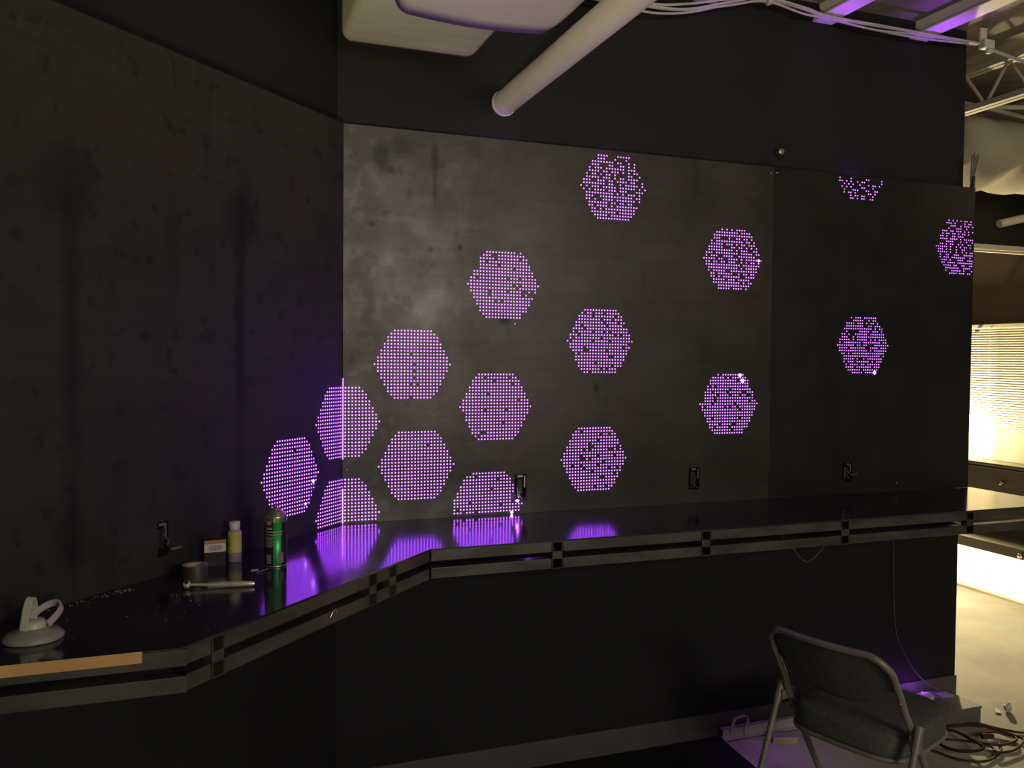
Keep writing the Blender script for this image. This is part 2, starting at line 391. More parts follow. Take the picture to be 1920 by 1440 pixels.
# right-hand room seen past the wall end
XW = 5.5
HY0, HY1, HZ0, HZ1 = -0.6, 3.4, 0.885, 1.985     # window opening
struct('wall_right', box(XW, XW+0.15, -7.5, 5.5, 0, 0.80), 'white_wall')
struct('wall_right_header', box(XW, XW+0.15, -7.5, 5.5, HZ1, CEIL), 'cream')
struct('wall_right_pier', box(XW, XW+0.15, HY1, 5.5, 0.80, HZ1), 'white_wall')
struct('wall_right_pier', box(XW, XW+0.15, -7.5, HY0, 0.80, HZ1), 'white_wall')
struct('wall_far', box(-4.5, 8.5, 5.0, 5.15, 0, CEIL), 'black')
win = bpy.data.objects.new('window_1', None); COL.objects.link(win); win['kind'] = 'structure'; win.location = (XW, 0, 0)
obj('window_glass', box(0.09, 0.096, HY0, HY1, 0.80, HZ1), 'glass', win)
for (a, b, c, d) in ((HY0, HY0+0.05, 0.80, HZ1), (HY1-0.05, HY1, 0.80, HZ1), (HY0+0.05, HY1-0.05, HZ1-0.05, HZ1), (HY0+0.05, HY1-0.05, 0.80, 0.85), (1.38, 1.43, 0.85, HZ1-0.05)):
    obj('window_frame', box(0.06, 0.12, a, b, c, d), 'taupe', win)
# mini blind hanging in front of the opening
bd = thing('window_blind', 'cream slatted mini blind glowing brightly in the window past the wall end', 'window blind', (XW-0.035, 0, 0))
obj('head_rail', box(-0.014, 0.014, 0.62, 3.3, 1.955, 1.981), 'slat', bd)
sm = None
z = 1.940; cnt = 0
while z > 0.905:
    if sm is None:
        mt = Matrix.Rotation(radians(78), 4, 'Y')
        sl = obj('slat', box(-0.0125, 0.0125, 0.62, 3.3, -0.0006, 0.0006, None, mt), 'slat', bd); sm = sl.data
    else:
        sl = bpy.data.objects.new('slat', sm); COL.objects.link(sl); sl.parent = bd
    sl.location = (0, 0, z); z -= 0.0195
for yy in (0.9, 1.93, 3.0):
    obj('ladder_cord', box(-0.0165, -0.0145, yy-0.002, yy+0.002, 0.90, 1.955), 'slat', bd)
obj('clip', box(-0.03, -0.016, 2.03, 2.06, 1.925, 1.945), 'taupe', bd)

# ledge under the window and low bench
lg = thing('window_ledge', 'taupe laminate ledge cabinet running below the bright window blind', 'ledge', (5.3, 0, 0))
obj('top', box(-0.03, 0.163, -0.6, 3.3, 0.868, 0.892), 'taupe', lg)
obj('edge_trim', box(-0.036, -0.03, -0.6, 3.3, 0.872, 0.880), 'taupe_edge', lg)
obj('groove_trim', box(-0.008, -0.0005, -0.6, 3.3, 0.845, 0.853), 'taupe_edge', lg)
obj('front_panel', box(0.0, 0.198, -0.6, 3.3, 0.347, 0.868), 'taupe', lg)
obj('knob', lathe([(0, 0.035), (0.018, 0.03), (0.02, 0.012), (0.008, 0.0), (0, 0)], 14, None, (0, 0, 0), Matrix.Translation((0, 1.656, 0.745)) @ Matrix.Rotation(-pi/2, 4, 'Y')), 'chrome', lg, True)
bn = thing('low_bench', 'long low taupe bench with bright floor glowing underneath, right of the black wall', 'bench', (5.0, 0, 0))
obj('bench_top', box(0.0, 0.498, -0.6, 3.3, 0.268, 0.346), 'taupe', bn, bevel=0.004)
obj('edge_trim', box(-0.003, 0.0, -0.6, 3.3, 0.340, 0.346), 'taupe_edge', bn)
for yy in (-0.5, 3.1):
    obj('leg', box(0.1, 0.15, yy, yy+0.05, 0, 0.268), 'taupe', bn)
obj('knob', lathe([(0, 0.03), (0.016, 0.026), (0.018, 0.01), (0.008, 0.0), (0, 0)], 14, None, (0, 0, 0), Matrix.Translation((0, 1.24, 0.300)) @ Matrix.Rotation(-pi/2, 4, 'Y')), 'chrome', bn, True)

# added black panel standing in for the dark void, curtain rails below
struct('void_panel_1', box(3.3, XW-0.001, 1.5, 1.75, 2.535, CEIL-0.001), 'black')
rl = thing('ceiling_rail', 'pair of thin pale rails along the black void panel above the brown header', 'rail', (3.3, 1.49, 0))
obj('rail', box(0, 2.19, -0.010, 0.010, 2.500, 2.534), 'white', rl)
obj('rail', box(0, 2.19, -0.012, 0.008, 2.478, 2.492), 'white', rl)
tp = obj('ceiling_tube', tube([(4.97, 1.47, 2.685), (5.45, 1.40, 2.80)], 0.030, n=14), 'pipe', None, True)
tag(tp, 'short white ceiling tube below the sagging wrapped duct at right edge', 'pipe')

# ================================================================== STEEL SHEETS
H = [(0.679, 0.729, 1.118, 1.217), (1.477, 1.531, 1.120, 1.215), (2.298, 2.352, 1.118, 1.208)]
def fastener(par, x, z, frame_inv=None, r=0.0045):
    mt = Matrix.Translation((x, -0.0003, z)) @ Matrix.Rotation(pi/2, 4, 'X')
    return obj('screw', lathe([(0, 0.003), (r*0.5, 0.0028), (r, 0.0012), (r, 0), (0, 0)], 10, None, (0, 0, 0), mt), 'screw', par, True)
s1 = sheet('steel_sheet', BACK, 0.0, 1.888, ZC+0.0005, ZT, 'steel_back', H[:2])
tag(s1, 'large mottled grey steel sheet covering the back wall right of the corner', 'wall panel')
for z in (2.075, 1.774, 1.26): fastener(s1, 0.015, z)
fastener(s1, 0.675, 1.815, r=0.006); fastener(s1, 1.873, 2.505)
s2 = sheet('steel_sheet', BACK, 1.8883, 3.072, ZC+0.0005, ZT, 'steel_back2', H[2:])
tag(s2, 'darker steel sheet at the right end of the back wall', 'wall panel')
fastener(s2, 1.905, 2.51); fastener(s2, 2.62, 1.10)
HL = [(-0.856, -0.818, 1.116, 1.213)]
s3 = sheet('steel_sheet', LEFT, -0.5303, -0.002, ZC+0.0005, ZT, 'steel_left')
tag(s3, 'narrow black steel sheet on the angled left wall beside the corner', 'wall panel')
s4 = sheet('steel_sheet', LEFT, -1.1197, -0.5307, ZC+0.0005, ZT, 'steel_left', HL)
tag(s4, 'dark stained steel sheet on the left wall with an outlet cutout', 'wall panel')
s5 = sheet('steel_sheet', LEFT, LE, -1.1203, ZC+0.0005, ZT, 'steel_left')
tag(s5, 'olive dark steel sheet at the left edge behind the suction lifter', 'wall panel')

# ================================================================== HEXAGON LIGHTS
PITCH = 0.0127
START = [0, 1, 1, 2, 2, 3, 3, 4, 4, 5, 6]      # first lit column by distance from the middle row
def dots_into(bms, cu, cz, miss, zmin=ZC+0.004, zmax=ZT-0.006, umax=3.066, rad=0.0029, wrap=False, rnd=None, skip=None):
    for r in range(-10, 11):
        s = START[abs(r)]; z = cz + r*PITCH
        if z < zmin or z > zmax: continue
        for c in range(s, 24-s):
            u = cu + (c-11.5)*PITCH
            if u > umax: continue
            edge = (c == s or c == 23-s or abs(r) == 10)
            p = miss(c/23.0, (r+10)/20.0)
            if rnd.random() < (p*0.6 if edge else p): continue
            if any(h[0]-0.004 < u < h[1]+0.004 and h[2]-0.004 < z < h[3]+0.004 for h in H) and not wrap: continue
            left = wrap and u < 0
            if wrap and abs(u) < 0.0035: u = -0.0042 if left else 0.0042
            fr = LEFT if left else BACK
            bm = bms[1 if left else 0]
            rr = rad*rnd.uniform(0.93, 1.05)
            ap = bm.verts.new(fr @ Vector((u, -0.0014, z)))
            ring = [bm.verts.new(fr @ Vector((u+rr*cos(2*pi*j/8), -0.0002, z+rr*sin(2*pi*j/8)))) for j in range(8)]
            for j in range(8): bm.faces.new((ap, ring[j], ring[(j+1) % 8]))
CROWN = ((5,6,8,10,11,14,15), (5,7,8,10,11,15), (2,4,5,7,13,14,16), (2,6,7,8,12,13,16,17), (1,3,5,10,11,15), (2,4,6,9,13,15,16,18), (0,1,3,5,8,10,11,19), (0,5,12,13,19))
def crown_into(bm, cu, cz, rad):
    for r, cols in enumerate(CROWN):
        for c in cols:
            u = cu + (c+1-11.5)*PITCH; z = cz + (r-10)*PITCH
            ap = bm.verts.new((u, -0.0014, z))
            ring = [bm.verts.new((u+rad*cos(2*pi*j/8), -0.0002, z+rad*sin(2*pi*j/8))) for j in range(8)]
            for j in range(8): bm.faces.new((ap, ring[j], ring[(j+1) % 8]))
def big_led(par, frame, u, z, r=0.005):
    mt = frame @ Matrix.Translation((u, -0.0004, z)) @ Matrix.Rotation(pi/2, 4, 'X')
    obj('bright_led', lathe([(0, 0.0032), (r*0.7, 0.0024), (r, 0.0), (0, 0)], 12, None, (0, 0, 0), mt), 'led', par, True, label='brighter white-violet light point')
HEX = [
 # cu, cz, miss(c, r), label, wrap, leds, frame
 (0.263, 1.653, lambda c, r: 0.025, 'full purple hexagon of light dots, upper of the two nearest the corner', BACK, ()),
 (0.280, 1.268, lambda c, r: 0.002, 'full purple hexagon of light dots low beside the corner, above the counter', BACK, ()),
 (0.625, 1.966, lambda c, r: 0.10 if r > .3 else 0.06, 'purple dotted hexagon at upper left, second highest row, over the stain', BACK, ()),
 (0.597, 1.488, lambda c, r: 0.03, 'dense purple dotted hexagon just above the half-hidden one at the counter', BACK, ()),
 (1.100, 2.382, lambda c, r: 0.12 + 0.42*r*(0.55+0.6*c), 'topmost whole purple dotted hexagon with many dark gaps', BACK, ()),
 (1.048, 1.752, lambda c, r: 0.07 + 0.10*r, 'purple dotted hexagon in the middle of the back wall, below the topmost one', BACK, ()),
 (1.026, 1.268, lambda c, r: 0.06 + 0.08*r, 'purple dotted hexagon left of the middle outlet, just over the counter', BACK, ()),
 (1.682, 2.117, lambda c, r: 0.15 + 0.18*r, 'purple dotted hexagon with gaps and a bright point at its right tip', BACK, ((0.1335, 0.0, 0.0052),)),
 (1.674, 1.488, lambda c, r: 0.10 + 0.10*r, 'purple dotted hexagon with two bright points at its upper right', BACK, ((0.055, 0.125, 0.0075), (0.068, 0.101, 0.0085))),
 (2.402, 1.753, lambda c, r: 0.08 + 0.30*r*(0.5+c), 'purple dotted hexagon with a bright point at its bottom right', BACK, ((0.072, -0.127, 0.0085),)),
 (2.978, 2.237, lambda c, r: 0.30 + 0.18*r + 0.1*c, 'sparse purple dotted hexagon cut off by the right end of the wall', BACK, ()),
 (0.564, 1.100, lambda c, r: 0.06, 'half purple dotted hexagon rising from the counter beside the outlet cutout', BACK, ((0.127, 0.012, 0.0062), (0.104, -0.033, 0.0062))),
 (2.383, 2.555, lambda c, r: 0.35 if r < .2 else (0.5 if r < .34 else 0.62), 'cropped purple light patch shaped like a crown at the sheet top edge', BACK, ()),
 (-0.290, 1.270, lambda c, r: 0.003, 'narrow-looking purple dotted hexagon on the left wall behind the green can', LEFT, ((0.118, -0.028, 0.0058), (0.075, -0.103, 0.0045))),
 (-0.010, 1.438, lambda c, r: 0.0, 'purple dotted hexagon folded round the wall corner with a glowing line above it', 'W', ()),
 (-0.010, 1.097, lambda c, r: 0.0, 'lower purple half hexagon folded round the wall corner, touching the counter', 'W', ()),
]
rnd = random.Random(21)
for cu, cz, miss, lab, fr, leds in HEX:
    wrap = fr == 'W'
    t = thing('hexagon_light', lab, 'light', (0, 0, 0), 0, 'hexagonal dot lights in the steel walls')
    bms = [bmesh.new(), bmesh.new()]
    if 'crown' in lab:
        crown_into(bms[0], cu, cz, 0.0028)
    elif fr is LEFT:
        # build in wall coordinates, then turn the whole part onto the left wall
        dots_into([bms[0], bms[0]], cu, cz, miss, rnd=rnd, umax=9)
        bmesh.ops.transform(bms[0], matrix=LEFT, verts=bms[0].verts)
    else:
        dots_into(bms, cu, cz, miss, rnd=rnd, wrap=wrap, rad=0.0027 if cu > 2.2 else 0.0029)
    for b_ in bms:
        if len(b_.verts): obj('light_dots', b_, 'dot', t, kind='stuff')
        else: b_.free()
    for (du, dz, rr) in leds:
        big_led(t, LEFT if fr is LEFT else BACK, cu+du, cz+dz, rr)
gl = obj('corner_light_line', box(-0.0008, 0.0012, -0.0022, -0.0006, 1.30, 1.600), 'line')
tag(gl, 'thin vertical purple light line leaking through the panel corner', 'light', None)
gl2 = obj('corner_light_line', box(-0.0012, 0.0014, -0.0026, -0.0008, 1.062, 1.19), 'line')
tag(gl2, 'short purple light line in the wall corner where it meets the counter', 'light', None)

# ================================================================== COUNTER
D = -0.497
C1 = (0.206, D); YS = -1.234; C2 = (-0.531, YS)
ct = thing('steel_counter', 'long dark glossy steel counter on double steel rails following the angled wall', 'counter', (0, 0, 0))
obj('counter_top', prism([(3.085, -0.0008), (0.0, -0.0008), (YS+0.0, YS-0.001), (YS-0.002, YS-0.002), (C2[0]+0.001, YS-0.002), (C1[0]+0.001, D-0.002), (3.085, D-0.002)], 1.0545, ZC), 'counter', ct)
ZU0, ZU1, ZL0, ZL1 = 1.018, 1.054, 0.961, 0.997
FB = Matrix.Translation((0, D, 0)); FL = LEFT @ Matrix.Translation((0, D, 0)); FS = Matrix.Translation((0, YS, 0))
def rail(frame, x0, x1, d=0.038):
    for (a, b) in ((ZU0, ZU1), (ZL0, ZL1)):
        o = obj('rail', box(x0, x1, 0, d, a, b), 'steel_frame', ct, bevel=0.002); o.matrix_local = frame
def node(frame, x, wd=0.037, ln=0.46):
    """two stacked open square tubes end-on between the rails, with a small plate between them"""
    for (a, b) in ((ZU0, ZU1), (ZL0, ZL1)):
        bm = bmesh.new(); w2 = wd/2; t = 0.0025
        box(x-w2, x-w2+t, 0, ln, a, b, bm); box(x+w2-t, x+w2, 0, ln, a, b, bm)
        box(x-w2+t, x+w2-t, 0, ln, a, a+t, bm); box(x-w2+t, x+w2-t, 0, ln, b-t, b, bm)
        box(x-w2+t, x+w2-t, 0.2, 0.205, a+t, b-t, bm)
        o = obj('cross_tube', bm, 'steel_frame', ct); o.matrix_local = frame
    o = obj('joint_plate', box(x-wd/2, x+wd/2, 0.001, 0.03, ZL1, ZU0), 'steel_frame', ct); o.matrix_local = frame
xs = [C1[0]+0.002, 0.654, 1.246, 1.880, 2.530, 3.075]
for a, b in zip(xs, xs[1:]): rail(FB, a if a == xs[0] else a+0.021, b if b == xs[-1] else b-0.021)
for x in xs[1:-1]: node(FB, x)
ls = [-1.243, -1.140, -0.530, -0.426, -0.210]
for a, b in zip(ls, ls[1:]): rail(FL, a if a == ls[0] else a+0.021, b if b == ls[-1] else b-0.021)
for x in ls[1:-1]: node(FL, x, ln=0.43)
rail(FS, YS+0.03, C2[0]+0.012)
# small clips and wires at the counter edge
sc = tag(obj('spring_clip', tube(spline([(-0.168, -0.883, 0.986), (-0.160, -0.878, 1.000), (-0.152, -0.873, 1.004), (-0.150, -0.871, 0.992)]), 0.0014, n=6), 'chrome', None, True), 'tiny bright wire clip in the gap between the angled counter rails', 'clip')
tag(obj('led_strip', tube([(0.600, -0.40, 1.0155), (0.640, -0.405, 1.0005)], 0.0022, n=6), 'dimled'), 'small glowing violet strip under the counter beside the first bracket', 'light')

tp = tag(obj('masking_tape', box(YS+0.02, -0.607, YS-0.0032, YS-0.0021, 1.036, 1.0605), 'tan'), 'orange-tan masking tape strip along the front left counter rail', 'tape')

# ================================================================== OUTLETS
def outlet(frame, x0, x1, z0, z1, lab, wires, purple=False):
    t = thing('electrical_outlet', lab, 'outlet', (0, 0, 0), 0)
    t.matrix_world = frame
    xc = (x0+x1)/2
    bm = bmesh.new()
    y0, y1 = 0.0045, 0.0385
    box(x0-0.002, x0, y0, y1, z0, z1, bm); box(x1, x1+0.002, y0, y1, z0, z1, bm)
    box(x0, x1, y0, y1, z0-0.002, z0, bm); box(x0, x1, y0, y1, z1, z1+0.002, bm)
    box(x0, x1, y1-0.002, y1, z0, z1, bm)
    obj('back_box', bm, 'blackgloss', t)
    obj('strap', box(xc-0.012, xc+0.010, 0.001, 0.004, z1-0.012, z1-0.004), 'white' if purple else 'wire', t)
    obj('side_lip', box(x1-0.009, x1-0.004, 0.002, 0.010, z0+0.045, z1-0.006), 'white' if purple else 'wire', t)
    obj('socket', box(xc-0.013, xc+0.012, 0.006, 0.024, z0+0.018, z1-0.020), 'blackgloss', t, bevel=0.003)
    for wv in wires:
        obj('wire', tube(spline([(xc+a, b, z0+c) for a, b, c in wv], 5), 0.0016, n=6), 'white' if purple else 'wire', t, True)
    return t
o1 = outlet(BACK, *H[0], 'violet-lit outlet cutout with dangling wires beside the half hexagon',
   [[(-0.012, 0.006, 0.045), (-0.014, -0.008, 0.03), (-0.006, -0.014, 0.012), (0.002, -0.012, 0.002), (0.012, -0.010, 0.004)],
    [(0.0, 0.006, 0.03), (-0.016, -0.01, 0.02), (-0.010, -0.012, 0.008)]], True)
obj('cap', box(0.708, 0.729, -0.018, -0.004, 1.117, 1.128), 'blackgloss', o1, bevel=0.003)
outlet(BACK, *H[1], 'outlet cutout right of the middle hexagon above the counter',
   [[(-0.01, 0.006, 0.07), (0.004, -0.004, 0.05), (-0.006, -0.006, 0.03), (0.008, -0.005, 0.012), (0.022, -0.006, 0.006)]])
o3 = outlet(BACK, *H[2], 'outlet cutout near the right end of the counter with stray wires',
   [[(-0.01, 0.006, 0.06), (0.0, -0.01, 0.045), (0.012, -0.016, 0.035), (0.045, -0.02, 0.040)],
    [(-0.012, 0.004, 0.04), (0.0, -0.012, 0.022), (0.004, -0.012, 0.012)]])
obj('cap', lathe([(0, 0.012), (0.006, 0.01), (0.007, 0), (0, 0)], 10, None, (2.318, -0.010, 1.196)), 'wire', o3, True)
o4 = outlet(LEFT, *HL[0], 'black outlet cutout in the left wall behind the tape roll',
   [[(0.006, 0.006, 0.06), (0.010, -0.008, 0.045), (0.004, -0.012, 0.03)]])
obj('cap', box(-0.825, -0.790, -0.022, -0.012, 1.131, 1.139), 'wire', o4, bevel=0.002)

# ================================================================== THINGS ON THE COUNTER
# spray can
can = thing('spray_can', 'tall green and silver aerosol can standing on the counter', 'can', (-0.284, -0.563, ZC), radians(-94))
R = 0.0325
obj('body', lathe([(0, 0.001), (R-0.002, 0.0), (R, 0.004), (R, 0.132), (0, 0.132)], 40), 'green', can, True)
obj('base_rim', lathe([(R-0.001, 0.0), (R+0.0012, 0.001), (R+0.0012, 0.0035), (R, 0.005)], 40), 'silver', can, True)
obj('neck_band', lathe([(R+0.0004, 0.1325), (R+0.0004, 0.1455)], 40), mat('pale_green_band', (0.20, 0.32, 0.14), 0.28, 0.85, col2=(0.24, 0.36, 0.17), scale=12), can, True)
obj('dome', lathe([(R+0.001, 0.1455), (R+0.0012, 0.148), (R-0.001, 0.150), (R-0.006, 0.158), (R-0.014, 0.165), (0.012, 0.168), (0.012, 0.171), (0.006, 0.172), (0, 0.172)], 40), 'silver', can, True)
obj('nozzle', lathe([(0.0045, 0.1722), (0.0048, 0.180), (0.003, 0.184), (0, 0.184)], 16), 'red', can, True)
# local angle 0 faces the camera; image right = +angle
an = lambda xn: math.asin(max(-0.98, min(0.98, xn)))
def patch(nm, m_, xa, xb, z0, z1): obj(nm, arc_patch(R, an(xa), an(xb), z0, z1), m_, can)
patch('painted_side_shade', 'black', 0.50, 0.97, 0.005, 0.131)  # black bands paint the dark reflections onto the can's sides
patch('painted_side_shade', 'black', -0.97, -0.86, 0.005, 0.131)
patch('dark_panel', 'blackgloss', -0.86, -0.22, 0.0045, 0.1465)
def patch2(nm, m_, xa, xb, z0, z1): obj(nm, arc_patch(R+0.0004, an(xa), an(xb), z0, z1, 8, 0.0003), m_, can)
patch2('logo', 'redlogo', -0.80, -0.36, 0.1245, 0.1375)
patch2('logo_text', 'ink_white', -0.72, -0.44, 0.1285, 0.1335)
patch2('text', 'ink_white', -0.83, -0.32, 0.1120, 0.1180)
patch2('text', 'ink_white', -0.85, 0.58, 0.1030, 0.1065)
patch2('text', 'ink_white', -0.85, 0.52, 0.0950, 0.0980)
for i in range(9):
    patch2('text', 'ink_grey', -0.85, -0.12 - 0.1*(i % 3), 0.0885-i*0.0036, 0.0912-i*0.0036)
patch2('text', 'ink_grey', -0.80, -0.40, 0.011, 0.038)
patch2('text', 'ink_grey', 0.18, 0.66, 0.013, 0.043)
# bottle
bt = thing('squeeze_bottle', 'small bottle with yellow label and white cap left of the aerosol can', 'bottle', (-0.397, -0.475, ZC), radians(-92))
rb = 0.0205
obj('body', lathe([(0, 0), (rb, 0.001), (rb, 0.088), (rb-0.003, 0.094), (0.012, 0.097), (0.012, 0.1), (0, 0.1)], 32), 'bottle', bt, True)
obj('cap', lathe([(0.0145, 0.0975), (0.0155, 0.100), (0.0165, 0.119), (0.0145, 0.121), (0, 0.1215)], 28), 'white', bt, True)
obj('label', arc_patch(rb, -2.0, 2.0, 0.030, 0.088, 28), 'yellow', bt)
for z0, z1, a0, a1 in ((0.066, 0.080, -1.15, -0.70), (0.048, 0.060, -1.2, -0.62), (0.036, 0.040, -1.1, -0.5)):
    obj('label_print', arc_patch(rb+0.0004, a0, a1, z0, z1, 6), 'orange', bt)
# small carton with white label
bx = thing('small_carton', 'black little carton with a white and orange label, left of yellow bottle', 'box', (-0.455, -0.512, ZC), radians(6))
obj('carton', box(-0.030, 0.030, -0.016, 0.016, 0, 0.078), 'black', bx, bevel=0.001)
obj('label', box(-0.030, 0.0305, -0.0168, -0.0162, 0.043, 0.078), 'paper', bx)
obj('label_print', box(-0.030, 0.0305, -0.0174, -0.0169, 0.068, 0.0785), 'orange', bx)
for i in range(3): obj('label_print', box(-0.016-0.004*(i % 2), 0.018, -0.0174, -0.0169, 0.049+i*0.005, 0.0515+i*0.005), 'ink_grey', bx)
# tape roll
tr = thing('tape_roll', 'dark roll of tape lying flat with a tan cardboard core', 'tape roll', (-0.507, -0.690, ZC))
obj('tape', lathe([(0.024, 0.0), (0.0325, 0.0), (0.0330, 0.002), (0.0330, 0.046), (0.0325, 0.048), (0.024, 0.048)], 36), 'tape', tr, True)
obj('core', lathe([(0.0238, 0.0005), (0.0238, 0.0485), (0.0330, 0.0487), (0.0330, 0.0483), (0.0222, 0.0480), (0.0222, 0.0005), (0.0238, 0.0005)], 36), 'core', tr)
# ratchet wrench
a = Vector((-0.527, -0.756, 0)); b = Vector((-0.356, -0.784, 0)); ang = math.atan2(b.y-a.y, b.x-a.x)
wr = thing('ratchet_wrench', 'shiny chrome ratchet wrench lying on the counter in front of tape roll', 'wrench', (a.x, a.y, ZC), ang)
mt = Matrix.Translation((0, 0, 0.012)) @ Matrix.Rotation(radians(35), 4, 'X')
obj('head', lathe([(0, -0.006), (0.0088, -0.006), (0.0100, -0.004), (0.0100, 0.004), (0.0088, 0.006), (0, 0.006)], 24, None, (0, 0, 0), mt), 'wrench', wr, True)
obj('drive', lathe([(0, 0.0065), (0.0045, 0.0065), (0.0045, 0.010), (0, 0.010)], 16, None, (0, 0, 0), mt), 'steel_dark', wr)
obj('handle', tube([(0.010, 0, 0.011), (0.025, 0, 0.0105), (0.045, 0, 0.0095), (0.060, 0, 0.0085), (0.085, 0, 0.0085), (0.12, 0, 0.0085), (0.15, 0, 0.008), (0.168, 0, 0.0075), (0.173, 0, 0.0075)],
    [0.0035, 0.0038, 0.0048, 0.0062, 0.0076, 0.0082, 0.0072, 0.0062, 0.0045], n=14), 'wrench', wr, True)
# suction lifter
sl = thing('suction_lifter', 'off-white round suction cup lifter with upright lever at the counter left', 'suction cup', (-0.835, -1.072, ZC), radians(12))
obj('cup', lathe([(0, 0.004), (0.054, 0.0), (0.061, 0.002), (0.060, 0.008), (0.052, 0.016), (0.034, 0.021), (0.030, 0.026), (0, 0.027)], 40), 'greyplas', sl, True)
obj('housing', lathe([(0.026, 0.024), (0.026, 0.036), (0.020, 0.042), (0, 0.042)], 28), 'offwhite', sl, True)
def loop_handle(pl, wd, hh, th):
    """arched lever: outline arch of width wd and height hh, swept with a flat bar"""
    pts = []
    for i in range(17):
        t = pi*i/16
        pts.append((-wd*cos(t), 0, hh*(sin(t)**0.6)))
    bm = bmesh.new(); prev = None
    for i, p in enumerate(pts):
        q = Vector(p); c = Vector((0, 0, 0.0)); n = (q-c).normalized()
        ring = [bm.verts.new(pl @ (q + n*dx_ + Vector((0, dy_, 0)))) for dx_, dy_ in ((-th, -0.008), (th, -0.008), (th, 0.008), (-th, 0.008))]
        if prev:
            for j in range(4): bm.faces.new((prev[j], prev[(j+1) % 4], ring[(j+1) % 4], ring[j]))
        else: bm.faces.new(ring[::-1])
        prev = ring
    bm.faces.new(prev)
    return bm
obj('lever', loop_handle(Matrix.Translation((-0.010, -0.006, 0.026)) @ Matrix.Rotation(radians(62), 4, 'Z') @ Matrix.Rotation(radians(6), 4, 'X'), 0.019, 0.066, 0.003), 'offwhite', sl, bevel=0.0015, label='upright lever arch')
obj('lever', loop_handle(Matrix.Translation((0.008, 0.008, 0.032)) @ Matrix.Rotation(radians(-50), 4, 'Z') @ Matrix.Rotation(radians(-62), 4, 'X'), 0.030, 0.062, 0.003), 'galv', sl, bevel=0.0015, label='folded-down lever arch')
obj('pin', tube([(-0.022, -0.010, 0.036), (0.020, 0.004, 0.036)], 0.004, n=10), 'chrome', sl, True)
# little bits
def bit(name, bm, m_, lab, cat, sm_=False, grp=None): return tag(obj(name, bm, m_, None, sm_), lab, cat, grp)
bt1 = bit('metal_tab', box(-0.356, -0.336, -0.612, -0.600, ZC, ZC+0.002, None), 'galv', 'small flat pale tab on the counter left of the can base', 'metal scrap')
bit('pin', tube([(-0.345, -0.655, ZC+0.002), (-0.325, -0.632, ZC+0.0035), (-0.309, -0.618, ZC+0.0035)], [0.0012, 0.002, 0.0026], n=8), 'chrome', 'thin metal pin lying on the counter in front of the can', 'pin', True)
for i, (x, y, lab) in enumerate(((-0.563, -0.812, 'tiny screw on the counter left of the wrench head, leftmost of two'), (-0.551, -0.812, 'tiny screw on the counter nearest the wrench head'))):
    t = thing('screw', lab, 'screw', (x, y, ZC+0.0022), 0.5+i, 'loose screws on the counter')
    obj('shank', tube([(0, 0, 0), (0.008, 0, 0)], 0.0010, n=6), 'chrome', t)
    obj('head', tube([(-0.002, 0, 0), (0.0, 0, 0)], 0.0022, n=8), 'chrome', t)
sh = bmesh.new(); rs = random.Random(3)
for i in range(95):
    if i < 50:
        l = rs.uniform(-1.20, -0.98); q = LEFT @ Vector((l, -0.006 - abs(rs.gauss(0, 0.018)), 0))
    elif i < 72:
        q = Vector((rs.uniform(-0.85, -0.45), rs.uniform(-1.15, -0.86), 0))
    else:
        q = Vector((-0.672+rs.gauss(0, 0.012), -0.722+rs.gauss(0, 0.008), 0))
    s_ = rs.uniform(0.0005, 0.0016); h_ = rs.uniform(0.0004, 0.0012)
    mt = Matrix.Translation((q.x, q.y, ZC)) @ Matrix.Rotation(rs.uniform(0, pi), 4, 'Z')
    box(-s_, s_, -s_*0.6, s_*0.6, 0, h_, sh, mt)
so = obj('metal_shavings', sh, 'galv', None, kind='stuff'); tag(so, 'scattered bright metal shavings along the left wall on the counter', 'shavings')

# ================================================================== CEILING THINGS
def duct(name, x0, x1, y0, y1, z0, z1, r, m_, lab, sag=0.01):
    bm = bmesh.new(); nx, ny = 16, 18
    prof = []
    # rounded cross-section in x/z
    for cx_, cz_, a0 in ((x0+r, z0+r, pi), (x1-r, z0+r, 1.5*pi), (x1-r, z1-r, 0), (x0+r, z1-r, 0.5*pi)):
        for i in range(7): prof.append((cx_+r*cos(a0+pi/2*i/6), cz_+r*sin(a0+pi/2*i/6)))
        if a0 == pi:
            for i in range(1, 7): prof.append((x0+r+(x1-x0-2*r)*i/7, z0 - sag*sin(pi*i/7)))
    rings = []
    for j in range(ny+1):
        y = y0+(y1-y0)*j/ny
        k = 1.0 - (0.10 if j in (0, ny) else 0.0)
        w_ = 0.0012*sin(j*2.3)
        cxm, czm = (x0+x1)/2, (z0+z1)/2
        rings.append([bm.verts.new((cxm+(px-cxm)*(1-(1-k)*0.25), y, czm+(pz-czm)*(1-(1-k)*0.25)+w_*(1 if pz < czm else 0))) for px, pz in prof])
    n = len(prof)
    for p_, q_ in zip(rings, rings[1:]):
        for i in range(n): bm.faces.new((p_[i], p_[(i+1) % n], q_[(i+1) % n], q_[i]))
    bm.faces.new(rings[0][::-1]); bm.faces.new(rings[-1])
    return tag(obj(name, bm, m_, None, True), lab, 'duct')
duct('wrapped_duct', -0.005, 0.508, -0.50, 0.036, 2.838, 3.20, 0.035, 'wrap', 'cream cloth-wrapped duct meeting the wall above the steel sheet corner', 0.0)
duct('wrapped_duct', 0.070, 0.612, -2.1, -0.515, 2.745, 3.18, 0.05, 'wrap2', 'white wrapped duct tinted with pink light, nearer the camera at the top centre', 0.012)
pp = thing('ceiling_pipe', 'thick white painted pipe slanting down to the back wall', 'pipe', (0, 0, 0))
